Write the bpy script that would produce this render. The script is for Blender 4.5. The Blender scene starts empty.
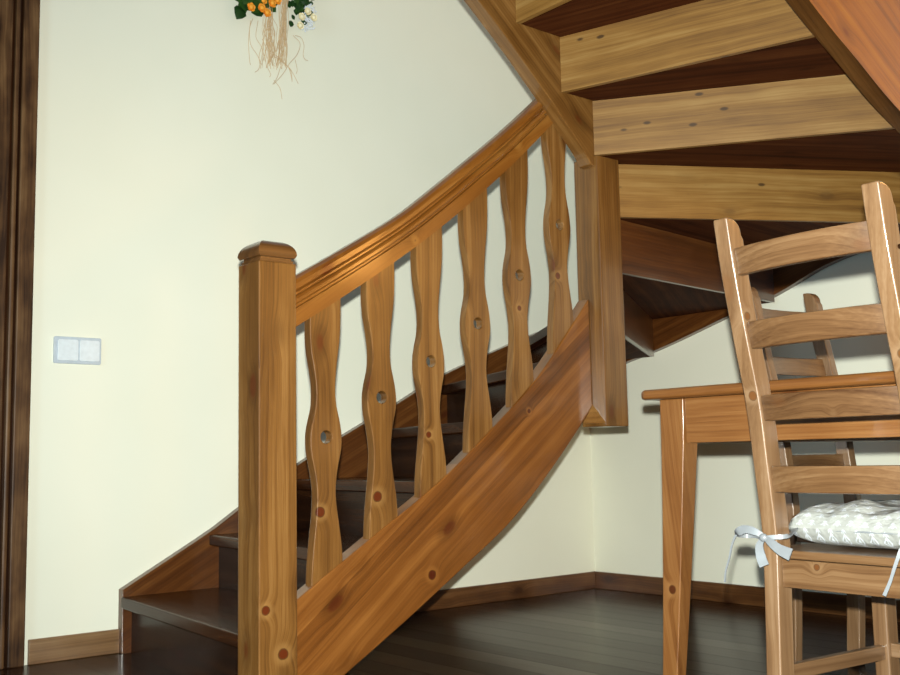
import bpy, bmesh, math, random
from mathutils import Vector, Matrix, noise
random.seed(11)
SC = bpy.context.scene
COL = SC.collection

# ------------------------------------------------------------------ camera
cd = bpy.data.cameras.new('camera')
cam = bpy.data.objects.new('camera', cd)
COL.objects.link(cam)
FW = Vector((0.63166, 0.76713, 0.11185)); RT = Vector((0.77324, -0.63381, -0.01977)); UP = Vector((-0.05572, -0.09898, 0.99353))
CAMPOS = Vector((0, 0, 0.597))
M = Matrix((RT, UP, -FW)).transposed().to_4x4(); M.translation = CAMPOS
cam.matrix_world = M
cd.sensor_width = 36.0; cd.lens = 1062.65 * 36.0 / 900.0
cd.clip_start = 0.02
SC.camera = cam

# ------------------------------------------------------------------ light
w = bpy.data.worlds.new('world'); SC.world = w; w.use_nodes = True
bg = w.node_tree.nodes['Background']
bg.inputs[0].default_value = (0.80, 0.92, 1.0, 1); bg.inputs[1].default_value = 0.32

def lamp(name, kind, loc, power, color, **kw):
    d = bpy.data.lights.new(name, kind); o = bpy.data.objects.new(name, d); COL.objects.link(o)
    o.location = loc; d.energy = power; d.color = color
    for k, v in kw.items(): setattr(d, k, v)
    return o
# the camera's own flash, a few centimetres above the lens
fl = lamp('camera_flash', 'SPOT', CAMPOS + UP * 0.070 - RT * 0.003, 640, (0.95, 0.98, 0.90), shadow_soft_size=0.012, spot_size=math.radians(100), spot_blend=1.0)
fl.rotation_euler = (FW + 0.11 * RT - 0.04 * UP).to_track_quat('-Z', 'Y').to_euler()
# daylight through the window behind the camera's left shoulder
win = lamp('window_daylight', 'AREA', (-3.3, 0.9, 1.35), 50, (0.50, 0.80, 1.0), shape='RECTANGLE', size=1.3, size_y=1.3)
win.rotation_euler = (math.radians(90), 0, math.radians(-90))
# unseen warm fill light, added to turn the right wall's shadows golden
lamp('warm_fill', 'POINT', (2.9, 0.2, 1.6), 22, (1.0, 0.45, 0.10), shadow_soft_size=0.12)
vs = SC.view_settings
vs.view_transform = 'Standard'; vs.look = 'None'; vs.gamma = 1.0; vs.use_curve_mapping = False
vs.exposure = 0.07

# ------------------------------------------------------------------ materials
def newmat(name):
    m = bpy.data.materials.new(name); m.use_nodes = True
    nt = m.node_tree; b = nt.nodes['Principled BSDF']
    return m, nt, b
def node(nt, t, **kw):
    n = nt.nodes.new(t)
    for k, v in kw.items(): setattr(n, k, v)
    return n
def math_(nt, op, a, b=None, c=None, clamp=False):
    n = nt.nodes.new('ShaderNodeMath'); n.operation = op; n.use_clamp = clamp
    for i, v in enumerate((a, b, c)):
        if v is None: continue
        if isinstance(v, (int, float)): n.inputs[i].default_value = v
        else: nt.links.new(v, n.inputs[i])
    return n.outputs[0]
def ramp(nt, fac, stops):
    n = nt.nodes.new('ShaderNodeValToRGB'); cr = n.color_ramp
    cr.elements[0].position = stops[0][0]; cr.elements[0].color = (*stops[0][1], 1)
    cr.elements[1].position = stops[-1][0]; cr.elements[1].color = (*stops[-1][1], 1)
    for p, c in stops[1:-1]:
        e = cr.elements.new(p); e.color = (*c, 1)
    nt.links.new(fac, n.inputs[0]); return n.outputs[0]
def vec(nt, op, a, b):
    n = nt.nodes.new('ShaderNodeVectorMath'); n.operation = op
    for i, v in enumerate((a, b)):
        if isinstance(v, tuple): n.inputs[i].default_value = v
        else: nt.links.new(v, n.inputs[i])
    return n.outputs[0] if op not in ('LENGTH', 'DISTANCE') else n.outputs[1]
def srgb(r, g, b):
    f = lambda c: (c / 255) / 12.92 if c / 255 <= 0.04045 else (((c / 255) + 0.055) / 1.055) ** 2.4
    return (f(r), f(g), f(b))

def wood(name, dark, mid, light, knot, rough=0.3, coat=0.35, knots=1.0, ring=1.0, mottled=0.0, crough=0.12, soft=0.0, spec=0.5, specks=0.0, lam=0.0):
    dark, mid, light, knot = [tuple(a * k for a, k in zip(c, (.58, .63, .75))) for c in (dark, mid, light, knot)]
    m, nt, b = newmat(name); L = nt.links.new
    at = node(nt, 'ShaderNodeAttribute', attribute_name='grain')
    G = at.outputs['Vector']
    sep = node(nt, 'ShaderNodeSeparateXYZ'); L(G, sep.inputs[0])
    # knots: sparse cells, elongated a little along the grain
    vo = node(nt, 'ShaderNodeTexVoronoi'); vo.inputs['Scale'].default_value = 1.0
    L(vec(nt, 'MULTIPLY', G, (4.4, 9.0, 9.0)), vo.inputs['Vector'])
    d = vo.outputs['Distance']
    pull = math_(nt, 'MULTIPLY', math_(nt, 'POWER', math_(nt, 'SUBTRACT', 1.0, math_(nt, 'MULTIPLY', d, 2.4), clamp=True), 2.0), 0.030 * knots)
    ka = node(nt, 'ShaderNodeAttribute', attribute_name='knot_a'); kb = node(nt, 'ShaderNodeAttribute', attribute_name='knot_b')
    kd = math_(nt, 'MINIMUM', vec(nt, 'LENGTH', ka.outputs['Vector'], (0, 0, 0)), vec(nt, 'LENGTH', kb.outputs['Vector'], (0, 0, 0)))
    pull = math_(nt, 'ADD', pull, math_(nt, 'MULTIPLY', math_(nt, 'POWER', math_(nt, 'SUBTRACT', 1.0, math_(nt, 'MULTIPLY', kd, .2), clamp=True), 2.0), 0.028))
    # slow wander of the grain
    n1 = node(nt, 'ShaderNodeTexNoise'); n1.inputs['Scale'].default_value = 1.0; n1.inputs['Detail'].default_value = 1.5
    L(vec(nt, 'MULTIPLY', G, (1.3, 5.0, 5.0)), n1.inputs['Vector'])
    wander = math_(nt, 'MULTIPLY', math_(nt, 'SUBTRACT', n1.outputs['Fac'], 0.5), 0.05)
    across = math_(nt, 'ADD', math_(nt, 'ADD', math_(nt, 'ADD', sep.outputs[1], math_(nt, 'MULTIPLY', sep.outputs[2], 0.8)), wander), pull)
    comb = node(nt, 'ShaderNodeCombineXYZ')
    L(math_(nt, 'MULTIPLY', sep.outputs[0], 0.9), comb.inputs[0]); L(math_(nt, 'MULTIPLY', across, 42.0), comb.inputs[1]); L(math_(nt, 'MULTIPLY', sep.outputs[2], 4), comb.inputs[2])
    n2 = node(nt, 'ShaderNodeTexNoise'); n2.inputs['Scale'].default_value = 1.0; n2.inputs['Detail'].default_value = 3.0
    L(comb.outputs[0], n2.inputs['Vector'])
    band = math_(nt, 'FRACT', math_(nt, 'MULTIPLY', across, 95.0))
    band = math_(nt, 'POWER', band, 2.5)
    comb2 = node(nt, 'ShaderNodeCombineXYZ')
    L(math_(nt, 'MULTIPLY', sep.outputs[0], 9.0), comb2.inputs[0]); L(math_(nt, 'MULTIPLY', across, 420.0), comb2.inputs[1]); L(math_(nt, 'MULTIPLY', sep.outputs[2], 420), comb2.inputs[2])
    n3 = node(nt, 'ShaderNodeTexNoise'); n3.inputs['Scale'].default_value = 1.0; n3.inputs['Detail'].default_value = 2.0
    L(comb2.outputs[0], n3.inputs['Vector'])
    n4 = node(nt, 'ShaderNodeTexNoise'); n4.inputs['Scale'].default_value = 1.0; n4.inputs['Detail'].default_value = 3.0
    L(vec(nt, 'MULTIPLY', G, (7.0, 14.0, 14.0)), n4.inputs['Vector'])
    fac = math_(nt, 'ADD', math_(nt, 'MULTIPLY', n2.outputs['Fac'], 0.85), 0.07)
    fac = math_(nt, 'SUBTRACT', fac, math_(nt, 'MULTIPLY', band, 0.11 * ring))
    fac = math_(nt, 'ADD', fac, math_(nt, 'MULTIPLY', math_(nt, 'SUBTRACT', n3.outputs['Fac'], 0.5), 0.34))
    fac = math_(nt, 'ADD', fac, math_(nt, 'MULTIPLY', math_(nt, 'SUBTRACT', n4.outputs['Fac'], 0.5), 0.25 + 1.1 * mottled))
    if lam:                                  # glued laminations: strips of slightly different boards
        wl = node(nt, 'ShaderNodeTexWhiteNoise', noise_dimensions='1D'); L(math_(nt, 'FLOOR', math_(nt, 'DIVIDE', sep.outputs[1], .058)), wl.inputs['W'])
        fac = math_(nt, 'ADD', fac, math_(nt, 'MULTIPLY', math_(nt, 'SUBTRACT', wl.outputs['Value'], 0.5), lam))
    col = ramp(nt, fac, [(0.18 - soft, dark), (0.48, mid), (0.78 + soft, light)])
    # knot colouring: dark rim, red brown heart
    wob = math_(nt, 'ADD', d, math_(nt, 'MULTIPLY', math_(nt, 'SUBTRACT', n4.outputs['Fac'], 0.5), 0.06))
    km = node(nt, 'ShaderNodeMapRange', interpolation_type='SMOOTHSTEP'); L(wob, km.inputs[0])
    km.inputs[1].default_value = 0.15; km.inputs[2].default_value = 0.08; km.inputs[3].default_value = 0.0; km.inputs[4].default_value = min(1.0, 0.65 * knots)
    mix = node(nt, 'ShaderNodeMix', data_type='RGBA'); L(km.outputs[0], mix.inputs[0]); L(col, mix.inputs[6]); mix.inputs[7].default_value = (*knot, 1)
    rim = node(nt, 'ShaderNodeMapRange', interpolation_type='SMOOTHSTEP'); L(wob, rim.inputs[0])
    rim.inputs[1].default_value = 0.30; rim.inputs[2].default_value = 0.14; rim.inputs[3].default_value = 0.0; rim.inputs[4].default_value = min(1.0, 0.35 * knots)
    mix0 = node(nt, 'ShaderNodeMix', data_type='RGBA'); L(rim.outputs[0], mix0.inputs[0]); L(col, mix0.inputs[6]); mix0.inputs[7].default_value = (*[c * 0.75 for c in dark], 1)
    L(mix0.outputs[2], mix.inputs[6])
    kw = math_(nt, 'ADD', kd, math_(nt, 'MULTIPLY', math_(nt, 'SUBTRACT', n4.outputs['Fac'], 0.5), 1.5))
    def smooth_(lo, hi, v):
        q = node(nt, 'ShaderNodeMapRange', interpolation_type='SMOOTHSTEP'); L(kw, q.inputs[0]); q.inputs[1].default_value = hi; q.inputs[2].default_value = lo; q.inputs[3].default_value = 0; q.inputs[4].default_value = v
        return q.outputs[0]
    last = mix.outputs[2]
    for lo, hi, v, c_ in ((1.2, 2.6, .45, light), (.95, 1.15, .75, tuple(x * .6 for x in dark)), (.75, 1.0, .95, knot)):
        mk = node(nt, 'ShaderNodeMix', data_type='RGBA'); L(smooth_(lo, hi, v), mk.inputs[0]); L(last, mk.inputs[6]); mk.inputs[7].default_value = (*c_, 1); last = mk.outputs[2]
    if specks:                                # pin knots and nail holes
        v2 = node(nt, 'ShaderNodeTexVoronoi'); v2.inputs['Scale'].default_value = 1.0; L(vec(nt, 'MULTIPLY', G, (9, 20, 20)), v2.inputs['Vector'])
        q = node(nt, 'ShaderNodeMapRange', interpolation_type='SMOOTHSTEP'); L(v2.outputs['Distance'], q.inputs[0]); q.inputs[1].default_value = .15; q.inputs[2].default_value = .07; q.inputs[3].default_value = 0; q.inputs[4].default_value = .85
        mk = node(nt, 'ShaderNodeMix', data_type='RGBA'); L(q.outputs[0], mk.inputs[0]); L(last, mk.inputs[6]); mk.inputs[7].default_value = (*tuple(x * .35 for x in dark), 1); last = mk.outputs[2]
    L(last, b.inputs['Base Color'])
    b.inputs['Roughness'].default_value = rough; b.inputs['Specular IOR Level'].default_value = spec
    b.inputs['Coat Weight'].default_value = coat; b.inputs['Coat Roughness'].default_value = crough
    bp = node(nt, 'ShaderNodeBump'); bp.inputs['Strength'].default_value = 0.12; bp.inputs['Distance'].default_value = 0.0015
    L(fac, bp.inputs['Height']); L(bp.outputs[0], b.inputs['Normal'])
    return m

PINE = wood('pine_brown', srgb(88, 50, 16), srgb(140, 91, 38), srgb(182, 130, 68), srgb(110, 44, 12), ring=1.0, soft=.04)
ORANGE = wood('pine_orange', srgb(92, 48, 12), srgb(138, 79, 27), srgb(176, 110, 46), srgb(90, 32, 8), ring=.6, soft=.08, lam=.32)
RAILW = wood('pine_rail', srgb(108, 56, 12), srgb(152, 90, 28), srgb(190, 128, 54), srgb(96, 28, 6), ring=.6, soft=.06)
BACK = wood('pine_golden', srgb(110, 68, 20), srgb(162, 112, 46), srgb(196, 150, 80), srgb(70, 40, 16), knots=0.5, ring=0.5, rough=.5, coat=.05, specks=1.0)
DARK = wood('dark_stained', srgb(38, 17, 6), srgb(70, 36, 15), srgb(104, 60, 28), srgb(40, 16, 8), rough=0.22, coat=0.0, knots=0.5, ring=0.4, spec=0.09)
DARKU = wood('raw_underside', srgb(52, 22, 8), srgb(88, 42, 17), srgb(118, 66, 30), srgb(40, 16, 8), rough=.7, coat=0.0, knots=0.5, ring=0.4, spec=.05)
VIVID = wood('pine_varnished_orange', srgb(136, 66, 6), srgb(190, 106, 8), srgb(216, 138, 20), srgb(120, 24, 4), ring=.7, soft=.06)
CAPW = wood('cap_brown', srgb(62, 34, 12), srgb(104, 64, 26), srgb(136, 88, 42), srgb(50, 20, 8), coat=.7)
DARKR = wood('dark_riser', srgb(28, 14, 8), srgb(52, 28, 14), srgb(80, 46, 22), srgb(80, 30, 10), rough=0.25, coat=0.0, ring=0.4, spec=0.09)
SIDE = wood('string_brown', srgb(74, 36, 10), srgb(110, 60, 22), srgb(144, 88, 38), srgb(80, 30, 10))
CHAIRW = wood('chair_pine', srgb(108, 72, 40), srgb(145, 105, 66), srgb(170, 132, 92), srgb(128, 78, 36), rough=0.35, coat=0.7, crough=.18, ring=0.7, knots=.55)
SLATW = wood('chair_slat_pine', srgb(86, 52, 24), srgb(126, 87, 50), srgb(158, 118, 76), srgb(120, 70, 30), rough=0.35, coat=0.5, crough=.2, ring=1.1, knots=.55)
TABLEW = wood('table_pine', srgb(98, 52, 18), srgb(142, 88, 40), srgb(170, 116, 62), srgb(88, 40, 12), rough=0.3, coat=0.3, ring=0.7)
CASING = wood('casing_brown', srgb(58, 34, 18), srgb(108, 72, 40), srgb(146, 106, 64), srgb(50, 26, 12), mottled=0.7, knots=0.3, rough=.45, coat=0.0, spec=.25)
BASEW = wood('baseboard_brown', srgb(74, 40, 18), srgb(112, 68, 32), srgb(146, 98, 54), srgb(60, 26, 10), mottled=0.3)
BASEL = wood('baseboard_light', srgb(112, 76, 40), srgb(156, 112, 68), srgb(184, 142, 94), srgb(80, 46, 20), mottled=0.1)

def plain(name, col, rough=0.5, metal=0.0, coat=0.0):
    m, nt, b = newmat(name)
    n = node(nt, 'ShaderNodeTexNoise'); n.inputs['Scale'].default_value = 60; n.inputs['Detail'].default_value = 3
    tc = node(nt, 'ShaderNodeTexCoord'); nt.links.new(tc.outputs['Object'], n.inputs['Vector'])
    c = ramp(nt, n.outputs['Fac'], [(0.3, tuple(x * 0.93 for x in col)), (0.7, tuple(min(1, x * 1.05) for x in col))])
    nt.links.new(c, b.inputs['Base Color'])
    b.inputs['Roughness'].default_value = rough; b.inputs['Metallic'].default_value = metal; b.inputs['Coat Weight'].default_value = coat
    return m
def paint():
    m, nt, b = newmat('cream_paint'); L = nt.links.new
    tc = node(nt, 'ShaderNodeTexCoord')
    n = node(nt, 'ShaderNodeTexNoise'); n.inputs['Scale'].default_value = 260; n.inputs['Detail'].default_value = 4
    L(tc.outputs['Object'], n.inputs['Vector'])
    n2 = node(nt, 'ShaderNodeTexNoise'); n2.inputs['Scale'].default_value = 2.5; L(tc.outputs['Object'], n2.inputs['Vector'])
    c = ramp(nt, n2.outputs['Fac'], [(0.3, srgb(231, 231, 214)), (0.7, srgb(234, 234, 218))])
    L(c, b.inputs['Base Color']); b.inputs['Roughness'].default_value = 0.9; b.inputs['Specular IOR Level'].default_value = 0.15
    bp = node(nt, 'ShaderNodeBump'); bp.inputs['Strength'].default_value = 0.08; bp.inputs['Distance'].default_value = 0.001
    L(n.outputs['Fac'], bp.inputs['Height']); L(bp.outputs[0], b.inputs['Normal'])
    return m
PAINT = paint()
OCHRE = plain('ochre_paint', srgb(176, 128, 74), 0.7)
WHITEP = plain('white_plastic', srgb(222, 230, 236), 0.3); PLATEP = plain('grey_white_plastic', srgb(186, 196, 206), 0.4)
def floor_mat():
    m, nt, b = newmat('dark_floorboards'); L = nt.links.new
    tc = node(nt, 'ShaderNodeTexCoord'); sep = node(nt, 'ShaderNodeSeparateXYZ'); L(tc.outputs['Object'], sep.inputs[0])
    pw = 0.11
    px = math_(nt, 'DIVIDE', sep.outputs[0], pw); cell = math_(nt, 'FLOOR', px); fr = math_(nt, 'FRACT', px)
    wn = node(nt, 'ShaderNodeTexWhiteNoise', noise_dimensions='1D'); L(cell, wn.inputs['W'])
    comb = node(nt, 'ShaderNodeCombineXYZ')
    L(math_(nt, 'MULTIPLY', sep.outputs[0], 40), comb.inputs[0])
    L(math_(nt, 'ADD', math_(nt, 'MULTIPLY', sep.outputs[1], 2.5), math_(nt, 'MULTIPLY', wn.outputs['Value'], 30)), comb.inputs[1])
    n = node(nt, 'ShaderNodeTexNoise'); n.inputs['Scale'].default_value = 1; n.inputs['Detail'].default_value = 4; L(comb.outputs[0], n.inputs['Vector'])
    fac = math_(nt, 'ADD', math_(nt, 'MULTIPLY', n.outputs['Fac'], 0.8), math_(nt, 'MULTIPLY', wn.outputs['Value'], 0.25))
    c = ramp(nt, fac, [(0.25, srgb(34, 20, 12)), (0.55, srgb(56, 34, 22)), (0.85, srgb(80, 52, 34))])
    edge = math_(nt, 'LESS_THAN', math_(nt, 'MINIMUM', fr, math_(nt, 'SUBTRACT', 1.0, fr)), 0.028)
    mx = node(nt, 'ShaderNodeMix', data_type='RGBA'); L(edge, mx.inputs[0]); L(c, mx.inputs[6]); mx.inputs[7].default_value = (*srgb(26, 16, 11), 1)
    L(mx.outputs[2], b.inputs['Base Color'])
    b.inputs['Roughness'].default_value = 0.22
    L(math_(nt, 'MULTIPLY', math_(nt, 'SUBTRACT', 1.0, math_(nt, 'MULTIPLY', edge, .6)), math_(nt, 'ADD', .04, math_(nt, 'MULTIPLY', wn.outputs['Value'], .06))), b.inputs['Specular IOR Level'])
    b.inputs['Coat Weight'].default_value = 0.0; b.inputs['Coat Roughness'].default_value = 0.12
    bp = node(nt, 'ShaderNodeBump'); bp.inputs['Strength'].default_value = 0.5; bp.inputs['Distance'].default_value = 0.002
    h = math_(nt, 'ADD', math_(nt, 'MULTIPLY', math_(nt, 'SUBTRACT', 1.0, edge), 1.0), math_(nt, 'MULTIPLY', n.outputs['Fac'], 0.3))
    L(h, bp.inputs['Height']); L(bp.outputs[0], b.inputs['Normal']); L(bp.outputs[0], b.inputs['Coat Normal'])
    return m
FLOORM = floor_mat()

# ------------------------------------------------------------------ mesh helpers
def grain_map(along, across=None, seed=None):
    a = Vector(along).normalized()
    if across is None: across = (0, 0, 1) if abs(a.z) < 0.8 else (1, 0, 0)
    c = Vector(across); c = (c - a * c.dot(a)).normalized(); t = a.cross(c)
    r = random.Random(seed if seed is not None else random.random())
    o = Vector((r.uniform(-20, 20), r.uniform(-20, 20), r.uniform(-20, 20)))
    return lambda p: (p.dot(a) + o.x, p.dot(c) + o.y, p.dot(t) + o.z)

def finish(name, bm, mat, parent=None, grain=None, smooth=False, bevel=0.0, seg=2, mats=None, kn=()):
    if bevel > 0:
        bm.normal_update()
        ed = [e for e in bm.edges if len(e.link_faces) == 2 and e.calc_face_angle(0) > math.radians(28)]
        bmesh.ops.bevel(bm, geom=ed, offset=bevel, segments=seg, profile=0.5, affect='EDGES', clamp_overlap=True)
    bmesh.ops.recalc_face_normals(bm, faces=bm.faces[:])
    me = bpy.data.meshes.new(name); bm.to_mesh(me); bm.free()
    for mm in (mats or [mat]): me.materials.append(mm)
    if grain is None: grain = grain_map((1, 0, 0))
    if not callable(grain): grain = grain_map(grain)
    at = me.attributes.new('grain', 'FLOAT_VECTOR', 'POINT')
    flat = []
    for v in me.vertices: flat.extend(grain(v.co))
    at.data.foreach_set('vector', flat)
    for i_ in range(2):                      # up to two marked knots: offset from the knot's heart in units of its radius
        at = me.attributes.new('knot_' + 'ab'[i_], 'FLOAT_VECTOR', 'POINT'); flat = []
        for v in me.vertices:
            if i_ < len(kn): c_, r_k = Vector(kn[i_][0]), kn[i_][1]; flat.extend((v.co - c_) / r_k)
            else: flat.extend((50, 50, 50))
        at.data.foreach_set('vector', flat)
    if smooth:
        for p in me.polygons: p.use_smooth = True
        try: me.set_sharp_from_angle(angle=math.radians(38))
        except Exception: pass
    o = bpy.data.objects.new(name, me); COL.objects.link(o)
    if smooth and bevel > 0:
        wn_ = o.modifiers.new('weighted', 'WEIGHTED_NORMAL'); wn_.keep_sharp = True; wn_.weight = 90
    if parent is not None: o.parent = parent
    return o
def bm_new(): return bmesh.new()
def box(bm, x0, x1, y0, y1, z0, z1):
    vs_ = [bm.verts.new(p) for p in ((x0,y0,z0),(x1,y0,z0),(x1,y1,z0),(x0,y1,z0),(x0,y0,z1),(x1,y0,z1),(x1,y1,z1),(x0,y1,z1))]
    for f in ((0,3,2,1),(4,5,6,7),(0,1,5,4),(1,2,6,5),(2,3,7,6),(3,0,4,7)): bm.faces.new([vs_[i] for i in f])
def prism(bm, pts, d):
    """polygon pts (3D) extruded by vector d"""
    d = Vector(d); a = [bm.verts.new(p) for p in pts]; b = [bm.verts.new(Vector(p) + d) for p in pts]
    n = len(a); bm.faces.new(a); bm.faces.new(b[::-1])
    for i in range(n): bm.faces.new((a[i], b[i], b[(i+1) % n], a[(i+1) % n]))
def crom(pts, n=8):
    P = [Vector(p) for p in pts]; P = [P[0] * 2 - P[1]] + P + [P[-1] * 2 - P[-2]]; out = []
    for i in range(1, len(P) - 2):
        for k in range(n):
            t = k / n; a, b, c, d = P[i-1], P[i], P[i+1], P[i+2]
            out.append(0.5 * ((2*b) + (c-a)*t + (2*a-5*b+4*c-d)*t*t + (3*b-a-3*c+d)*t**3))
    out.append(P[-2]); return out
def lerp_curve(c, x):
    for i in range(len(c) - 1):
        if (c[i][0] - x) * (c[i+1][0] - x) <= 0 and c[i][0] != c[i+1][0]:
            t = (x - c[i][0]) / (c[i+1][0] - c[i][0]); return c[i][1] * (1-t) + c[i+1][1] * t
    e = c[0] if abs(x - c[0][0]) < abs(x - c[-1][0]) else c[-1]
    f = c[1] if e is c[0] else c[-2]
    return e[1] + (x - e[0]) * (e[1] - f[1]) / (e[0] - f[0])
def sweep(bm, path, profile, closed_ends=True):
    """path: list of (origin, u, v) frames; profile: list of (a,b) -> origin + u*a + v*b"""
    rings = [[bm.verts.new(o + u*a + v*b) for a, b in profile] for o, u, v in path]
    n = len(profile)
    for i in range(len(rings) - 1):
        for j in range(n):
            bm.faces.new((rings[i][j], rings[i][(j+1) % n], rings[i+1][(j+1) % n], rings[i+1][j]))
    if closed_ends: bm.faces.new(rings[0][::-1]); bm.faces.new(rings[-1])
def tube(bm, pts, rad, n=6):
    pts = [Vector(p) for p in pts]; prof = [(math.cos(2*math.pi*k/n), math.sin(2*math.pi*k/n)) for k in range(n)]
    rs = rad if isinstance(rad, (list, tuple)) else [rad] * len(pts)
    rings = []
    for i, p in enumerate(pts):
        t = (pts[min(i+1, len(pts)-1)] - pts[max(i-1, 0)]).normalized()
        u = t.cross(Vector((0.13, 0.97, 0.21))).normalized(); v = t.cross(u)
        rings.append([bm.verts.new(p + (u*a + v*b) * rs[i]) for a, b in prof])
    for i in range(len(rings)-1):
        for j in range(n): bm.faces.new((rings[i][j], rings[i][(j+1)%n], rings[i+1][(j+1)%n], rings[i+1][j]))
    bm.faces.new(rings[0][::-1]); bm.faces.new(rings[-1])
def empty(name, loc=(0,0,0), rz=0.0, label=None, cat=None, group=None):
    o = bpy.data.objects.new(name, None); COL.objects.link(o); o.location = loc; o.rotation_euler = (0, 0, rz)
    o.empty_display_size = 0.1
    if label: o['label'] = label
    if cat: o['category'] = cat
    if group: o['group'] = group
    return o
def tag(o, label, cat, group=None):
    o['label'] = label; o['category'] = cat
    if group: o['group'] = group
    return o
def struct(o, label=None):
    o['kind'] = 'structure'
    if label: o['label'] = label
    return o

# ------------------------------------------------------------------ the room
YA, XB = 3.363, 3.588           # plaster planes of the wall behind the stairs and the wall to the right
XMIN, YMIN, CEIL = -3.4, -5.0, 2.75
bm = bm_new(); box(bm, XMIN-.12, XB+.12, YMIN-.12, YA+.12, -0.1, 0.0); struct(finish('floor', bm, FLOORM), 'dark glossy brown floorboards reflecting the cream walls')
bm = bm_new(); box(bm, XMIN, XB+.12, YA, YA+.12, 0, 3.6); struct(finish('wall_back', bm, PAINT), 'cream painted wall behind the staircase')
bm = bm_new(); box(bm, XB, XB+.12, YMIN, YA, 0, 3.6); struct(finish('wall_right', bm, PAINT), 'cream painted wall at the right behind the table')
bm = bm_new(); box(bm, XMIN, XB, YMIN-.12, YMIN, 0, CEIL); struct(finish('wall_front', bm, OCHRE))
bm = bm_new()                    # left wall with a window opening
for y0, y1, z0, z1 in ((YMIN, 0.25, 0, 3.6), (1.55, YA, 0, 3.6), (0.25, 1.55, 0, 0.9), (0.25, 1.55, 2.2, 3.6)):
    box(bm, XMIN-.12, XMIN, y0, y1, z0, z1)
struct(finish('wall_left', bm, OCHRE))
bm = bm_new()                    # the ceiling stays open over the stairwell
for x0, x1, y0, y1 in ((XMIN, 0.9, YMIN, YA), (0.9, XB, YMIN, 1.33)): box(bm, x0, x1, y0, y1, CEIL, CEIL+.12)
struct(finish('ceiling', bm, OCHRE))
we = struct(empty('window_1', (XMIN, 0.9, 0.9)))
bm = bm_new()
for a in ((0.25, 0.31, 0.9, 2.2), (1.49, 1.55, 0.9, 2.2), (0.87, 0.93, 0.9, 2.2)): box(bm, -.09, -.04, a[0]-.9, a[1]-.9, a[2]-.9, a[3]-.9)
for a in ((0.31, 0.87, 0.9, 0.96), (0.31, 0.87, 2.14, 2.2), (0.93, 1.49, 0.9, 0.96), (0.93, 1.49, 2.14, 2.2)): box(bm, -.09, -.04, a[0]-.9, a[1]-.9, a[2]-.9, a[3]-.9)
finish('window_frame', bm, CASING, we, (0,0,1))

# baseboards
def baseboard(name, pts, mat, g, lab=None):
    bm = bm_new()
    for (x0, x1, y0, y1) in pts: box(bm, x0, x1, y0, y1, 0.0, 0.0745)
    return struct(finish(name, bm, mat, None, grain_map(g, (0,0,1), 4), bevel=0.003), lab)
baseboard('baseboard_left', [(1.092, 1.385, YA-.012, YA)], BASEL, (1,0,0), 'light brown baseboard between the door casing and the first stair')
baseboard('baseboard_back', [(1.60, XB-.013, YA-.013, YA)], BASEW, (1,0,0), 'brown baseboard under the stairs')
baseboard('baseboard_right', [(XB-.013, XB, YMIN, YA)], BASEW, (0,1,0), 'brown baseboard along the right wall')

# door casing at the far left of the wall
dr = struct(empty('door_1', (0.6, YA, 0)), 'dark brown wooden door casing at the left edge')
bm = bm_new(); box(bm, 0.428, 0.478, -.022, 0, 0, 2.2); finish('casing', bm, CASING, dr, grain_map((0,0,1), (1,0,0), 7), bevel=0.004)
bm = bm_new(); box(bm, 0.404, 0.419, -.024, 0, 0, 2.2); finish('casing_bead', bm, CASING, dr, grain_map((0,0,1), (1,0,0), 9), bevel=0.005, smooth=True)
bm = bm_new(); box(bm, 0.419, 0.428, -.012, 0, 0, 2.2); box(bm, 0.396, 0.404, -.012, 0, 0, 2.2); finish('casing_groove', bm, DARKR, dr, grain_map((0,0,1), (1,0,0), 9))
bm = bm_new(); box(bm, 0.34, 0.396, -.018, 0, 0, 2.2); finish('casing', bm, CASING, dr, grain_map((0,0,1), (1,0,0), 12), bevel=0.003)
bm = bm_new(); box(bm, -0.42, 0.34, -.006, 0, 0.005, 2.12); finish('door_leaf', bm, CASING, dr, grain_map((0,0,1), (1,0,0), 15), bevel=0.002)
bm = bm_new(); box(bm, -0.42, 0.34, -.02, 0, 2.12, 2.2); finish('casing', bm, CASING, dr, grain_map((1,0,0), (0,0,1), 17), bevel=0.003)

# ------------------------------------------------------------------ staircase
ST = empty('staircase', (2.42, 2.24, 0), 0, 'winding brown pine staircase with wavy balusters turning up to the right', 'staircase')
def stp(name, bm, mat, grain, **kw):
    o = finish(name, bm, mat, None, grain, **kw)
    o.parent = ST; o.matrix_parent_inverse = Matrix.Translation(ST.location).inverted()
    return o
def ribbon(y0, y1, top, bot, n=40):
    """board standing in a plane of constant y, between a top and a bottom curve (x,z)"""
    bm = bm_new(); x0 = max(min(top[0][0], top[-1][0]), min(bot[0][0], bot[-1][0])); x1 = min(max(top[0][0], top[-1][0]), max(bot[0][0], bot[-1][0]))
    rows = []
    for i in range(n + 1):
        x = x0 + (x1 - x0) * i / n; zt = lerp_curve(top, x); zb = lerp_curve(bot, x); zb = max(zb, 0.0)
        zt = max(zt, zb + 0.004)
        rows.append([bm.verts.new(p) for p in ((x, y0, zt), (x, y0, zb), (x, y1, zb), (x, y1, zt))])
    for i in range(n):
        for j in range(4): bm.faces.new((rows[i][j], rows[i][(j+1) % 4], rows[i+1][(j+1) % 4], rows[i+1][j]))
    bm.faces.new(rows[0][::-1]); bm.faces.new(rows[-1]); return bm

RH, TT = 0.1717, 0.035
HT = {k: .1765 * k for k in range(0, 6)}; HT[6] = 1.043; HT.update({k: RH * k for k in range(7, 17)})      # tread heights as built
und = lambda k: HT[k] - TT
PY0, PY1, PX0, PX1 = 2.16, 2.26, 2.3765, 2.4765
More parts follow.
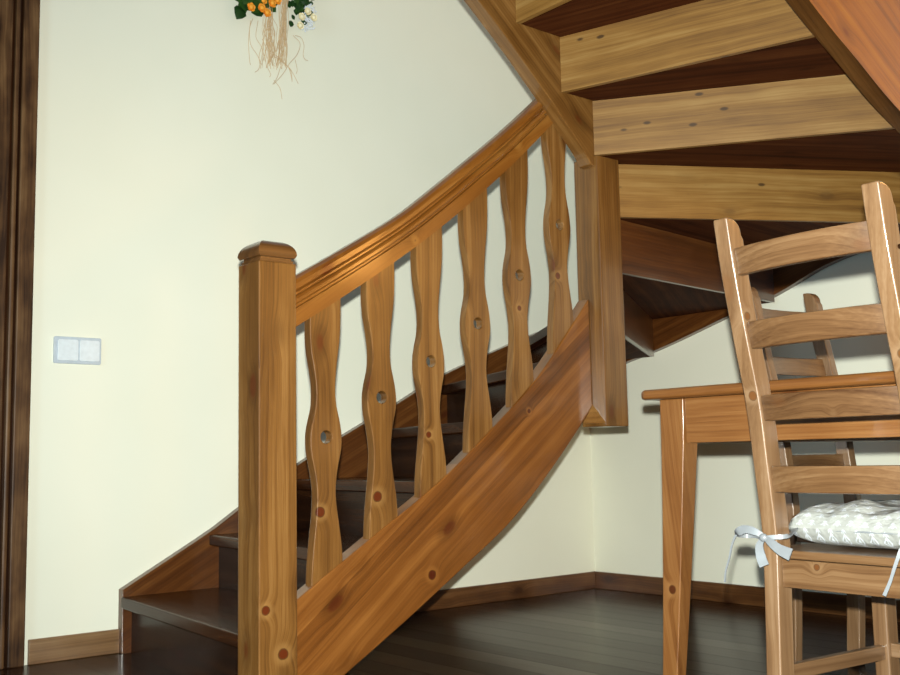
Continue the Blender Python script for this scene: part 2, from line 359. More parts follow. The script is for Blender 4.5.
# newel post at the foot of the stairs
bm = bm_new(); box(bm, 1.208, 1.308, 2.160, 2.260, 0, 1.062)
newel = stp('newel_post', bm, PINE, grain_map((0,0,1), (1,0,0), 3), bevel=0.003, seg=3, kn=(((1.272, 2.160, .160), .013), ((1.226, 2.158, .262), .010)))
def square_lathe(bm, cx, cy, prof):
    rings = []
    for r, z in prof: rings.append([bm.verts.new((cx + sx*r, cy + sy*r, z)) for sx, sy in ((-1,-1),(1,-1),(1,1),(-1,1))])
    for i in range(len(rings)-1):
        for j in range(4): bm.faces.new((rings[i][j], rings[i][(j+1)%4], rings[i+1][(j+1)%4], rings[i+1][j]))
    bm.faces.new(rings[0][::-1]); bm.faces.new(rings[-1])
bm = bm_new()
prof = [(0.045, 1.060), (0.0445, 1.068), (0.041, 1.0685), (0.041, 1.0735), (0.048, 1.075)]
for k in range(11):
    t = k / 10 * math.pi / 2; prof.append((0.014 + 0.0375 * math.cos(t) if k < 10 else 0.014, 1.082 + 0.035 * math.sin(t)))
prof.append((0.006, 1.1180)); square_lathe(bm, 1.258, 2.210, prof)
cap = finish('post_cap', bm, CAPW, None, grain_map((1,0,0), (0,1,0), 8), bevel=0.0, smooth=True)
cap.parent = newel; cap['label'] = 'domed darker cap'
# short post hanging under the winders
bm = bm_new(); box(bm, PX0, PX1, PY0, PY1, 0.679, und(9))
winder_post = stp('winder_post', bm, PINE, grain_map((0,0,1), (1,0,0), 21), bevel=0.004)
bm = bm_new()
a, b_, c, d = [bm.verts.new(p) for p in ((2.336, 2.2145, .689), (2.3765, 2.1615, .689), (2.3772, 2.2145, .749), (2.3772, 2.2145, .689))]
for f in ((a, b_, c), (a, c, d), (b_, d, c), (a, d, b_)): bm.faces.new(f)
wd = finish('corner_wedge', bm, PINE, None, grain_map((0,0,1), (1,0,0), 22)); wd.parent = winder_post

# lower outer string
ltop = [(p.x, p.y) for p in crom([(1.300, .243, 0), (1.359, .281, 0), (1.56, .402, 0), (1.78, .534, 0), (1.97, .674, 0), (2.146, .818, 0), (2.316, 1.001, 0), (2.3765, 1.070, 0)])]
lbot = [(p.x, p.y) for p in crom([(1.300, -.022, 0), (1.474, .078, 0), (1.65, .179, 0), (1.86, .306, 0), (2.017, .405, 0), (2.131, .497, 0), (2.231, .590, 0), (2.32, .679, 0), (2.3765, .738, 0)])]
SY0, SY1 = 2.215, 2.26
stp('stair_string', ribbon(SY0, SY1, ltop, lbot, 48), ORANGE, grain_map((1, 0, .78), (0, 0, 1), 31), bevel=0.003, kn=(((2.112, 2.215, .724), .006), ((1.747, 2.215, .293), .011)))['label'] = 'orange brown curved lower string'
# string on the back wall
wtop = [(p.x, p.y) for p in crom([(1.373, .198, 0), (1.674, .362, 0), (1.778, .428, 0), (2.022, .580, 0), (2.309, .729, 0), (2.485, .815, 0), (2.698, .924, 0), (3.006, 1.045, 0), (3.289, 1.147, 0), (3.588, 1.235, 0)])]
wbot = [(x, z - .285) for x, z in wtop]
stp('stair_string', ribbon(YA-.035, YA-.001, wtop, wbot, 60), SIDE, grain_map((1, 0, .52), (0, 0, 1), 33), bevel=0.002)
# string on the right wall: same ribbon, x and y swapped
btop = [(y, z + .30) for y, z in ((1.37, 1.36), (1.70, 1.345), (2.07, 1.29), (2.293, 1.212), (2.403, 1.176), (2.578, 1.133), (2.789, 1.073), (2.958, 1.029), (3.094, 1.000), (3.20, .975), (3.328, .935))]
bsm = [(p.x, p.y) for p in crom([(a_, b2 - .30, 0) for a_, b2 in btop])]
bm = ribbon(XB-.034, XB-.001, [(y, z + .30) for y, z in bsm], bsm, 60)
for v in bm.verts: v.co.x, v.co.y = v.co.y, v.co.x
stp('stair_string', bm, SIDE, grain_map((0, 1, -.3), (0, 0, 1), 35), bevel=0.002)
# inner string of the upper flight
ib = crom([(1.05, 2.45, 0), (1.40, 2.25, 0), (1.70, 2.055, 0), (1.905, 1.896, 0), (2.029, 1.796, 0), (2.160, 1.680, 0), (2.263, 1.583, 0), (2.325, 1.524, 0), (2.346, 1.500, 0)])
ib = [(p.x, p.y) for p in ib]
bm = bm_new(); lo = ib + [(2.360, 1.479), (2.3762, 1.475), (2.3762, und(9) + .001), (PX1, und(9) + .001)]
up_ = [(x, z + .33) for x, z in ib] + [(PX1, 1.83)]
prism(bm, [(x, 2.17, z) for x, z in lo] + [(x, 2.17, z) for x, z in up_[::-1]], (0, .05, 0))
stp('stair_string', bm, PINE, grain_map((1, 0, -.85), (0, 0, 1), 37), bevel=0.003)['label'] = 'brown inner string of the upper flight'
# outer string of the upper flight
ob = [(p.x, p.y) for p in crom([(0.95, 2.55, 0), (1.40, 2.24, 0), (1.85, 1.96, 0), (2.299, 1.702, 0), (2.503, 1.601, 0), (2.717, 1.501, 0), (3.05, 1.395, 0), (3.553, 1.345, 0)])]
bm = ribbon(1.37, 1.42, [(x, z + .36) for x, z in ob], ob, 60); bm.normal_update()
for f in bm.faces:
    if f.normal.z < -.5: f.material_index = 1  # underside gets a darker brown, its shade put into the colour
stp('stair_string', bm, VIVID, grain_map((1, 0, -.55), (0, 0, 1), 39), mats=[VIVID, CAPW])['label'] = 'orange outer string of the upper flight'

# risers: inner and outer end of each riser's line on plan
R = {1: ((1.315, 2.21), (1.420, 3.328)), 2: ((1.615, 2.255), (1.724, 3.328)), 3: ((1.905, 2.255), (2.022, 3.328)),
     4: ((2.125, 2.255), (2.420, 3.328)), 5: ((2.300, 2.255), (2.735, 3.328)), 6: ((2.420, 2.265), (3.120, 3.328)),
     7: ((2.4765, 2.235), (3.555, 2.945)), 8: ((2.478, 2.211), (3.555, 2.34)), 9: ((2.478, 2.214), (3.555, 1.606)),
     10: ((2.376, 2.168), (2.911, 1.42)), 11: ((2.240, 2.168), (2.476, 1.42)), 12: ((2.060, 2.168), (2.068, 1.42)),
     13: ((1.790, 2.168), (1.790, 1.42)), 14: ((1.50, 2.168), (1.50, 1.42)), 15: ((1.21, 2.168), (1.21, 1.42))}
def nrm(k):
    (ix, iy), (ox, oy) = R[k]; d_ = Vector((ox-ix, oy-iy)).normalized(); return Vector((-d_.y, d_.x)), d_
def meet(k, off, axis, val):
    """point of riser line k, shifted by off towards the descending side, where x or y equals val"""
    n_, d_ = nrm(k); p = Vector(R[k][0]) + n_ * off; t = (val - p[axis]) / d_[axis]; return p + d_ * t
EXT = {k: (1, 3.329) for k in range(1, 7)}; EXT.update({7: (0, 3.554), 8: (0, 3.554), 9: (0, 3.554)}); EXT.update({k: (1, 1.419) for k in range(10, 16)})
INN = {1: (1, 2.262), 2: (1, 2.262), 3: (1, 2.262), 4: (1, 2.262), 5: (1, 2.262), 6: (1, 2.262), 7: (0, 2.4765), 8: (0, 2.4765), 9: (0, 2.4765)}
INN.update({k: (1, 2.169) for k in range(10, 16)})
for k in range(1, 15):
    n_, d_ = nrm(k)
    z0 = 0.0 if k == 1 else und(k-1) + .0005; z1 = und(k)
    a0, a1 = meet(k, 0, *INN[k]), meet(k, 0, *EXT[k])
    f0, f1 = meet(k, .016, *INN[k]), meet(k, .016, *EXT[k])
    bm = bm_new(); prism(bm, [(p.x, p.y, z0) for p in (a0, a1, f1, f0)], (0, 0, z1 - z0))
    bm.normal_update()
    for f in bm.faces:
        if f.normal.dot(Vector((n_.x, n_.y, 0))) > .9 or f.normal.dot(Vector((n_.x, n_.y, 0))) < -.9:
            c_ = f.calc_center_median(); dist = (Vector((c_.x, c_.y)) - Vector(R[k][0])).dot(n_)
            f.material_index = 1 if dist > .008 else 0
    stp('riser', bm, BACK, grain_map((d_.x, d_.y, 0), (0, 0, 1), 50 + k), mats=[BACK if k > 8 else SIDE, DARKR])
for k in range(1, 15):
    n_, d_ = nrm(k)
    q0, q1 = meet(k, .052, *INN[k]), meet(k, .052, *EXT[k])
    b0, b1 = meet(k+1, .016, *INN[k+1]), meet(k+1, .016, *EXT[k+1])
    pts = [q0, q1]
    if k == 6: pts.append(Vector((3.554, 3.329)))
    if k == 9: pts.append(Vector((3.554, 1.419)))
    pts.append(b1); pts.append(b0)
    if k == 6: pts.append(Vector((2.4765, 2.262)))
    if k == 9: pts.append(Vector((2.4765, 2.262)))
    # drop near duplicates
    cl = []
    for p in pts:
        if not cl or (p - cl[-1]).length > 1e-3: cl.append(p)
    bm = bm_new(); prism(bm, [(p.x, p.y, und(k)) for p in cl], (0, 0, TT))
    bm.normal_update()
    for f in bm.faces:
        if abs(f.normal.z) > .9 and f.calc_center_median().z < und(k) + .01: f.material_index = 1
    stp('tread', bm, DARK, grain_map((d_.x, d_.y, 0), (-d_.y, d_.x, 0), 80 + k), bevel=0.004, mats=[DARK, DARKU])

# handrail
rtop = [(p.x, p.y) for p in crom([(1.300, 1.020, 0), (1.345, 1.046, 0), (1.50, 1.138, 0), (1.661, 1.238, 0), (1.785, 1.331, 0), (1.91, 1.430, 0), (2.045, 1.538, 0), (2.173, 1.648, 0), (2.255, 1.722, 0)])]
rbot = [(p.x, p.y) for p in crom([(1.300, .896, 0), (1.345, .922, 0), (1.50, 1.018, 0), (1.659, 1.122, 0), (1.785, 1.211, 0), (1.907, 1.305, 0), (2.045, 1.418, 0), (2.160, 1.520, 0), (2.30, 1.650, 0)])]
# profile: (y, fraction of the height from the bottom)
half = [(0, 0), (.0, .02), (.0, .36), (.009, .38), (.009, .42), (.000, .44), (-.003, .48), (-.003, .55), (.002, .60), (.011, .62), (.011, .66), (.001, .69), (-.004, .75), (-.004, .86), (.001, .94), (.012, 1.0)]
yf, yb = 2.2145, 2.262
prof = [(yf + a, b) for a, b in half] + [(yb - a, b) for a, b in half[::-1]]
bm = bm_new(); rings = []; N = 44
for i in range(N + 1):
    x = 1.304 + (2.300 - 1.304) * i / N
    dx = .01; sl = (lerp_curve(rbot, x + dx) - lerp_curve(rbot, x - dx)) / (2 * dx); sl2 = 0
    zb, zt = lerp_curve(rbot, x), lerp_curve(rtop, x)
    zi = lerp_curve(ib, x) - .0015
    rings.append([bm.verts.new((x, y, zb + (zt - zb) * t)) for y, t in prof])
for i in range(N):
    for j in range(len(prof)): bm.faces.new((rings[i][j], rings[i][(j+1) % len(prof)], rings[i+1][(j+1) % len(prof)], rings[i+1][j]))
bm.faces.new(rings[0][::-1]); bm.faces.new(rings[-1])
stp('handrail', bm, RAILW, grain_map((1, 0, .72), (0, 0, 1), 41), kn=(((1.71, 2.207, 1.175), .008), ((2.10, 2.20, 1.50), .011)))

# balusters: flat boards with a wavy outline and a drilled hole
WAVE = [(0.0, 1.0), (.07, 1.0), (.15, .93), (.23, .74), (.31, .62), (.38, .66), (.45, .90), (.50, 1.0), (.55, .96), (.62, .74), (.69, .60), (.76, .63), (.84, .78), (.92, .93), (1.0, 1.0)]
def wave(t):
    for i in range(len(WAVE) - 1):
        if WAVE[i][0] <= t <= WAVE[i+1][0] + 1e-9:
            p = [WAVE[max(0, min(len(WAVE)-1, j))][1] for j in (i-1, i, i+1, i+2)]
            u = (t - WAVE[i][0]) / (WAVE[i+1][0] - WAVE[i][0])
            return 0.5 * ((2*p[1]) + (p[2]-p[0])*u + (2*p[0]-5*p[1]+4*p[2]-p[3])*u*u + (3*p[1]-p[0]-3*p[2]+p[3])*u**3)
    return 1.0
HOLE_Z = (.652, .753, .853, .966, 1.118, 1.288)
for i, xc in enumerate((1.4275, 1.597, 1.761, 1.930, 2.094, 2.266)):
    hw = .0455; zb = lerp_curve(ltop, xc); zt = lerp_curve(rbot, xc)
    if i == 5: zt += .0
    hz = HOLE_Z[i]
    bm = bm_new(); n = 46; left, right = [], []
    for s, lst in ((-1, left), (1, right)):
        for j in range(n + 1):
            t = j / n                                       # 0 at the rail, 1 at the string
            # ends follow the slopes of the rail and the string
            x = xc + s * hw * wave(t)
            top = lerp_curve(rbot, x) + (.05 if i == 5 else .004); bot = lerp_curve(ltop, x) - .002
            z = top + (hz - top) * (t / .5) if t < .5 else hz + (bot - hz) * ((t - .5) / .5)
            lst.append((x, z))
    outline = left + right[::-1]
    vo_ = [bm.verts.new((x, 2.2185, z)) for x, z in outline]
    edges = [bm.edges.new((vo_[j], vo_[(j+1) % len(vo_)])) for j in range(len(vo_))]
    hr = .0160; vh = [bm.verts.new((xc + hr * math.cos(2*math.pi*k/20), 2.2185, hz + hr * math.sin(2*math.pi*k/20))) for k in range(20)]
    edges += [bm.edges.new((vh[j], vh[(j+1) % 20])) for j in range(20)]
    res = bmesh.ops.triangle_fill(bm, use_beauty=True, use_dissolve=False, edges=edges)
    fs = [g for g in res['geom'] if isinstance(g, bmesh.types.BMFace)]
    if not fs: fs = bm.faces[:]
    ex = bmesh.ops.extrude_face_region(bm, geom=fs)
    for v in [g for g in ex['geom'] if isinstance(g, bmesh.types.BMVert)]: v.co.y += .028
    stp('baluster', bm, PINE, grain_map((0,0,1), (1,0,0), 60 + 7 * i), bevel=0.0022, seg=2, kn=[(((1.409, 2.2185, .471), .0115),), (((1.579, 2.2185, .501), .0135),), (((1.747, 2.2185, .657), .008),), (), (((2.088, 2.2185, 1.02), .008),), (((2.25, 2.2185, 1.13), .009),)][i])

# ------------------------------------------------------------------ ladder back chairs
def make_chair(name, origin, ang, label, mat, wscale=1.0, zs=1.0, seed=5, rungs=True):
    t = empty(name, (origin[0], origin[1], 0), ang, label, 'chair')
    PR = [(0, -.021), (.19, -.008), (.38, 0), (.45, 0), (.562, -.013), (.691, -.029), (.802, -.054), (.932, -.081), (1.03, -.096)]
    back = [(p.y, p.x * zs) for p in crom([(z, x, 0) for z, x in PR], 5)]      # (x, z)
    yi, yo = .1385 * wscale, .1715 * wscale
    def xb(z): return lerp_curve([(z_, x_) for x_, z_ in back], z)
    for s in (-1, 1):
        y0, y1 = (yi, yo) if s > 0 else (-yo, -yi)
        bm = bm_new(); top = 1.03 * zs
        fr = [(x + .042, z) for x, z in back if z < top - .034]
        cap_ = [(xb(top) + .042 - .030 * (1 - math.cos(a)) , top - .030 * (1 - math.sin(a))) for a in [math.radians(v) for v in (0, 20, 40, 60, 80, 90)]]
        pl = back + cap_[::-1] + fr[::-1]
        prism(bm, [(x, y0, z) for x, z in pl], (0, y1 - y0, 0))
        finish('back_post', bm, mat, t, grain_map((0, 0, 1), (0, 1, 0), seed + s), bevel=0.0038, seg=3, smooth=True, kn=(((-.050, yi + .004, .847), .009), ((-.03, yi + .012, .700), .008)) if s > 0 else (((-.04, -yo+.01, .75), .01),))
    # four slats, bowed towards the back
    for n_, (z0, z1) in enumerate(((.922, .972), (.786, .836), (.652, .700), (.520, .569))):
        bm = bm_new(); rows = []; z0, z1 = z0 * zs, z1 * zs; NN = 14
        for i in range(NN + 1):
            u = i / NN * 2 - 1; y = u * (yi + .001); bow = -.016 * (1 - u * u)
            q = []
            for z in (z0, z1):
                q.append((xb(z) + .007 + bow, y, z))
            q2 = [(x + .016, y_, z) for x, y_, z in q]
            rows.append([bm.verts.new(p) for p in (q[0], q[1], q2[1], q2[0])])
        for i in range(NN):
            for j in range(4): bm.faces.new((rows[i][j], rows[i][(j+1)%4], rows[i+1][(j+1)%4], rows[i+1][j]))
        bm.faces.new(rows[0][::-1]); bm.faces.new(rows[-1])
        finish('slat', bm, SLATW, t, grain_map((0, 1, 0), (0, 0, 1), seed + 10 + n_), bevel=0.003, smooth=True, kn=(((-.045, -.02, .657), .006),) if n_ == 2 else ())
    if rungs:                                # dark plug in the side of the near post
        bm = bm_new(); bmesh.ops.create_cone(bm, cap_ends=True, segments=14, radius1=.0042, radius2=.0042, depth=.003,
            matrix=Matrix.Translation((xb(.925) + .031, -yo - .0002, .925)) @ Matrix.Rotation(math.radians(90), 4, 'X'))
        finish('screw_plug', bm, DARKR, t)
    zt = .415 * zs
    bm = bm_new(); NN = 1
    prism(bm, [(.008, -yi + .001, zt - .016), (.008, yi - .001, zt - .016), (.042, yi - .001, zt - .016), (.044, yo + .012, zt - .016), (.375, yo + .016, zt - .016), (.392, yo, zt - .016),
               (.392, -yo, zt - .016), (.375, -yo - .016, zt - .016), (.044, -yo - .012, zt - .016), (.042, -yi + .001, zt - .016)], (0, 0, .016))
    finish('seat', bm, SLATW, t, grain_map((0, 1, 0), (1, 0, 0), seed + 20), bevel=0.004)
    for x0, x1, y0, y1 in ((.010, .026, -yi + .001, yi - .001), (.345, .361, -yo + .034, yo - .034), (.043, .336, yo - .022, yo - .006), (.043, .336, -yo + .006, -yo + .022)):
        bm = bm_new(); box(bm, x0, x1, y0, y1, (.347 if y0 * y1 < 0 or True else 0) * zs, zt - .017)
        g = (0, 1, 0) if y0 < 0 < y1 else (1, 0, 0)
        finish('apron', bm, SLATW, t, grain_map(g, (0, 0, 1), seed + 25 + x0), bevel=0.002, kn=(((.01, .062, .388), .007),) if x0 < .02 else ())
    for s in (-1, 1):
        y0, y1 = (yo - .033, yo) if s > 0 else (-yo, -yo + .033)
        bm = bm_new(); prism(bm, [(.337, y0, 0), (.375, y0, 0), (.375, y1, 0), (.337, y1, 0)], (0, 0, zt - .0165))
        finish('front_leg', bm, mat, t, grain_map((0, 0, 1), (0, 1, 0), seed + 30 + s), bevel=0.003)
        y0, y1 = (yo - .025, yo - .008) if s > 0 else (-yo + .008, -yo + .025)
        if not rungs: continue
        bm = bm_new(); box(bm, .030, .340, y0, y1, .175 * zs, .203 * zs); finish('stretcher', bm, mat, t, grain_map((1, 0, 0), (0, 0, 1), seed + 34 + s), bevel=0.002)
    if not rungs: return t
    bm = bm_new(); box(bm, .345, .362, -yo + .032, yo - .032, .180 * zs, .208 * zs); finish('stretcher', bm, mat, t, grain_map((0, 1, 0), (0, 0, 1), seed + 37), bevel=0.002)
    return t
chair1 = make_chair('dining_chair', (1.7175, 1.022), math.radians(-3.5), 'nearest pale pine ladder-back chair, with the padded grey cushion tied to its seat', CHAIRW, seed=5)
chair2 = make_chair('dining_chair', (2.659, 1.656), math.radians(-94.3), 'pale pine ladder-back chair behind the table, facing it, seen between the near slats', CHAIRW, wscale=.9, zs=1.027, seed=105, rungs=False)

# ------------------------------------------------------------------ table
TX0, TX1, TY0, TY1 = 1.888, 3.28, .36, 1.624
TB = empty('dining_table', ((TX0+TX1)/2, (TY0+TY1)/2, 0), 0, 'orange pine dining table with tapering curved legs beside the right wall', 'table')
def tbp(name, bm, grain, **kw):
    o = finish(name, bm, TABLEW, None, grain, **kw); o.parent = TB; o.matrix_parent_inverse = Matrix.Translation(TB.location).inverted(); return o
bm = bm_new(); prism(bm, [(TX0+.02, TY0, .7185), (TX1-.02, TY0, .7185), (TX1, TY0+.02, .7185), (TX1, TY1-.02, .7185), (TX1-.02, TY1, .7185), (TX0+.02, TY1, .7185), (TX0, TY1-.02, .7185), (TX0, TY0+.02, .7185)], (0, 0, .0225))
tbp('tabletop', bm, grain_map((0, 1, 0), (1, 0, 0), 3), bevel=.008, seg=4, smooth=True)
lx0, lx1, ly0, ly1 = 1.915, 3.252, .407, 1.577      # outer faces of the legs
for sx in (0, 1):
    for sy in (0, 1):
        bm = bm_new(); rings = []
        for i in range(15):
            z = .718 * (1 - i / 14); t = i / 14
            out = .030 * t ** 1.6; wdt = .067 - .030 * min(1, max(0, (t - .10) / .90)) ** .9
            if t < .13: wdt = .067
            xa = lx0 - 0.0 * out if sx == 0 else lx1; s1 = 1 if sx == 0 else -1
            ya = (ly1 + out) if sy else (ly0 - out); s2 = -1 if sy else 1
            xi = xa + s1 * wdt * .8; yi_ = ya + s2 * wdt
            rings.append([bm.verts.new(p) for p in ((min(xa, xi), min(ya, yi_), z), (max(xa, xi), min(ya, yi_), z), (max(xa, xi), max(ya, yi_), z), (min(xa, xi), max(ya, yi_), z))])
        for i in range(14):
            for j in range(4): bm.faces.new((rings[i][j], rings[i][(j+1)%4], rings[i+1][(j+1)%4], rings[i+1][j]))
        bm.faces.new(rings[0][::-1]); bm.faces.new(rings[-1])
        tbp('leg', bm, grain_map((0, .1, 1), (0, 1, 0), 40 + sx * 2 + sy), bevel=.003, seg=3, smooth=True, kn=(((1.915, 1.562, .293), .010),) if (sx, sy) == (0, 1) else ())
for x0, x1, y0, y1, g in ((lx0+.006, lx0+.026, ly0+.067, ly1-.067, (0,1,0)), (lx1-.026, lx1-.006, ly0+.067, ly1-.067, (0,1,0)),
                          (lx0+.054, lx1-.054, ly1-.026, ly1-.006, (1,0,0)), (lx0+.054, lx1-.054, ly0+.006, ly0+.026, (1,0,0))):
    bm = bm_new(); box(bm, x0, x1, y0, y1, .618, .718); tbp('apron', bm, grain_map(g, (0, 0, 1), 71 + x0), bevel=.002)

# ------------------------------------------------------------------ seat cushion with its ties
def fabric():
    m, nt, b = newmat('printed_satin'); L = nt.links.new
    at = node(nt, 'ShaderNodeAttribute', attribute_name='grain'); sep = node(nt, 'ShaderNodeSeparateXYZ'); L(at.outputs['Vector'], sep.inputs[0])
    cs = 0.027
    v0 = math_(nt, 'DIVIDE', sep.outputs[1], cs * .8); row = math_(nt, 'FLOOR', v0)
    u0 = math_(nt, 'ADD', math_(nt, 'DIVIDE', sep.outputs[0], cs), math_(nt, 'MULTIPLY', row, .5))
    u = math_(nt, 'ABSOLUTE', math_(nt, 'SUBTRACT', math_(nt, 'FRACT', u0), .5)); v = math_(nt, 'SUBTRACT', math_(nt, 'FRACT', v0), .5)
    stem = math_(nt, 'MULTIPLY', math_(nt, 'LESS_THAN', u, .035), math_(nt, 'LESS_THAN', math_(nt, 'ABSOLUTE', v), .32))
    ch = math_(nt, 'FRACT', math_(nt, 'MULTIPLY', math_(nt, 'ADD', v, math_(nt, 'MULTIPLY', u, .9)), 4.2))
    wid = math_(nt, 'SUBTRACT', .22, math_(nt, 'MULTIPLY', v, .35))
    leafm = math_(nt, 'MULTIPLY', math_(nt, 'MULTIPLY', math_(nt, 'LESS_THAN', ch, .42), math_(nt, 'LESS_THAN', u, wid)), math_(nt, 'LESS_THAN', math_(nt, 'ABSOLUTE', v), .27))
    mk = math_(nt, 'MAXIMUM', stem, leafm)
    mx = node(nt, 'ShaderNodeMix', data_type='RGBA'); L(mk, mx.inputs[0]); mx.inputs[6].default_value = (*srgb(152, 154, 150), 1); mx.inputs[7].default_value = (*srgb(186, 191, 198), 1)
    L(mx.outputs[2], b.inputs['Base Color']); b.inputs['Roughness'].default_value = .3; b.inputs['Specular IOR Level'].default_value = .8
    n = node(nt, 'ShaderNodeTexNoise'); n.inputs['Scale'].default_value = 28; n.inputs['Detail'].default_value = 3; L(at.outputs['Vector'], n.inputs['Vector'])
    bp = node(nt, 'ShaderNodeBump'); bp.inputs['Strength'].default_value = .9; bp.inputs['Distance'].default_value = .009; L(n.outputs['Fac'], bp.inputs['Height']); L(bp.outputs[0], b.inputs['Normal'])
    return m
FAB = fabric()
RIB = plain('satin_tie', srgb(118, 122, 126), .35)
SEATZ = .4155
CU = empty('seat_cushion', chair1.location + Vector((0, 0, SEATZ)), chair1.rotation_euler[2], 'grey satin seat cushion with small white print, tied on the nearest chair', 'cushion')
bm = bm_new(); NX, NY = 34, 34; cx0, cx1, cyh = .0435, .374, .157; grid = {}
for side in (1, -1):
    for i in range(NX + 1):
        for j in range(NY + 1):
            u, v = i / NX * 2 - 1, j / NY * 2 - 1
            if side == -1 and (i in (0, NX) or j in (0, NY)): grid[(side, i, j)] = grid[(1, i, j)]; continue
            x = (cx0 + cx1) / 2 + u * (cx1 - cx0) / 2; y = v * cyh
            e = (1 - abs(u) ** 5) * (1 - abs(v) ** 5); e = max(e, 0) ** .42
            h = .040 * e
            # tufting dimples and edge puckers
            if side == 1:
                for du, dv in ((-.4, -.4), (.4, -.4), (-.4, .4), (.4, .4), (0, 0)):
                    h -= .013 * math.exp(-((u-du)**2 + (v-dv)**2) / .03)
                h += .014 * (noise.noise(Vector((x * 18, y * 18, 2.3)))) * e
                pk = .004 * math.sin(v * 26) * (abs(u) ** 6) + .004 * math.sin(u * 24) * (abs(v) ** 6); h += pk * e
            r = 1 - .03 * (abs(u) ** 4) * (abs(v) ** 4)
            z = .038 + h * 1.05 if side == 1 else .038 - .036 * e
            grid[(side, i, j)] = bm.verts.new(((cx0+cx1)/2 + u * (cx1-cx0)/2 * r + .004 * noise.noise(Vector((y*25, 0, 1))) * abs(u)**3, y * r, z))
for side in (1, -1):
    for i in range(NX):
        for j in range(NY):
            q = [grid[(side, i, j)], grid[(side, i+1, j)], grid[(side, i+1, j+1)], grid[(side, i, j+1)]]
            bm.faces.new(q if side == 1 else q[::-1])
finish('cushion_body', bm, FAB, CU, lambda p: (p.y * 1.0, p.x + p.z * 1.0, p.z), smooth=True)
# piping around the seam
bm = bm_new(); loop = []
for k in range(81):
    a = k / 80 * 2 * math.pi; c_, s_ = math.cos(a), math.sin(a); m_ = max(abs(c_), abs(s_)) ** .93
    loop.append(((cx0+cx1)/2 + c_ / m_ * (cx1-cx0)/2 * .985, s_ / m_ * cyh * .985, .036))
tube(bm, loop, .0022, 5); finish('piping', bm, RIB, CU, smooth=True)
def strip(bm, pts, widths, nrm_, th=.0012):
    """ribbon along pts, its width lying across nrm_"""
    pts = [Vector(p) for p in pts]; n0 = Vector(nrm_).normalized(); rings = []
    for i, p in enumerate(pts):
        t = (pts[min(i+1, len(pts)-1)] - pts[max(i-1, 0)]).normalized(); s = t.cross(n0)
        s = s.normalized() if s.length > 1e-4 else Vector((0, 0, 1)); w_ = widths[i] / 2 if isinstance(widths, list) else widths / 2
        up = s.cross(t).normalized() * th
        rings.append([bm.verts.new(q) for q in (p - s*w_ - up, p + s*w_ - up, p + s*w_ + up, p - s*w_ + up)])
    for i in range(len(rings)-1):
        for j in range(4): bm.faces.new((rings[i][j], rings[i][(j+1)%4], rings[i+1][(j+1)%4], rings[i+1][j]))
    bm.faces.new(rings[0][::-1]); bm.faces.new(rings[-1])
def tie(name, pts, widths, nrm_=(-1, -.3, .1)):
    bm = bm_new(); P = crom(pts, 5)
    if isinstance(widths, list):
        W = []
        for i in range(len(P)):
            f = i / (len(P)-1) * (len(widths)-1); a = int(f); W.append(widths[a] * (1 - (f-a)) + widths[min(a+1, len(widths)-1)] * (f-a))
    else: W = widths
    strip(bm, P, W, nrm_); o = finish(name, bm, RIB, None, smooth=True); o.parent = CU
    o.matrix_parent_inverse = (Matrix.Translation(CU.location) @ Matrix.Rotation(CU.rotation_euler[2], 4, 'Z')).inverted()
    return o
BX = 1.700
tie('tie', [(1.775, 1.150, .452), (1.745, 1.138, .446), (1.715, 1.130, .442), (BX, 1.150, .440), (BX-.004, 1.172, .436)], [.012, .008, .008, .010])
tie('tie', [(BX, 1.166, .440), (BX-.008, 1.183, .450), (BX-.010, 1.203, .453), (BX-.006, 1.222, .445), (BX+.02, 1.222, .440), (BX+.02, 1.200, .440), (BX, 1.172, .437)], [.008, .014, .016, .012, .010, .008])
tie('tie', [(BX-.004, 1.203, .452), (BX-.004, 1.224, .443), (BX-.004, 1.236, .424), (BX-.004, 1.244, .398), (BX-.004, 1.254, .372), (BX-.004, 1.257, .352)], [.006, .0035, .003, .003], (-1, 0, 0))
tie('tie', [(BX-.002, 1.168, .438), (BX-.003, 1.177, .424), (BX-.003, 1.175, .404), (BX-.004, 1.168, .388)], [.007, .014, .018, .018])
tie('tie', [(BX-.002, 1.166, .440), (BX-.008, 1.150, .432), (BX-.010, 1.130, .420), (BX-.010, 1.108, .412)], [.007, .014, .018, .022])
bm = bm_new(); bmesh.ops.create_icosphere(bm, subdivisions=2, radius=.009, matrix=Matrix.Translation((BX-.004, 1.167, .439)) @ Matrix.Diagonal((.7, 1.0, .9, 1)))
kn = finish('tie_knot', bm, RIB, None, smooth=True); kn.parent = CU
kn.matrix_parent_inverse = (Matrix.Translation(CU.location) @ Matrix.Rotation(CU.rotation_euler[2], 4, 'Z')).inverted()
tie('tie', [(1.775, .905, .452), (1.735, .900, .444), (1.705, .905, .436), (1.698, .915, .410), (1.698, .928, .378), (1.698, .940, .354)], [.010, .007, .006, .005, .006], (-1, -.3, 0))

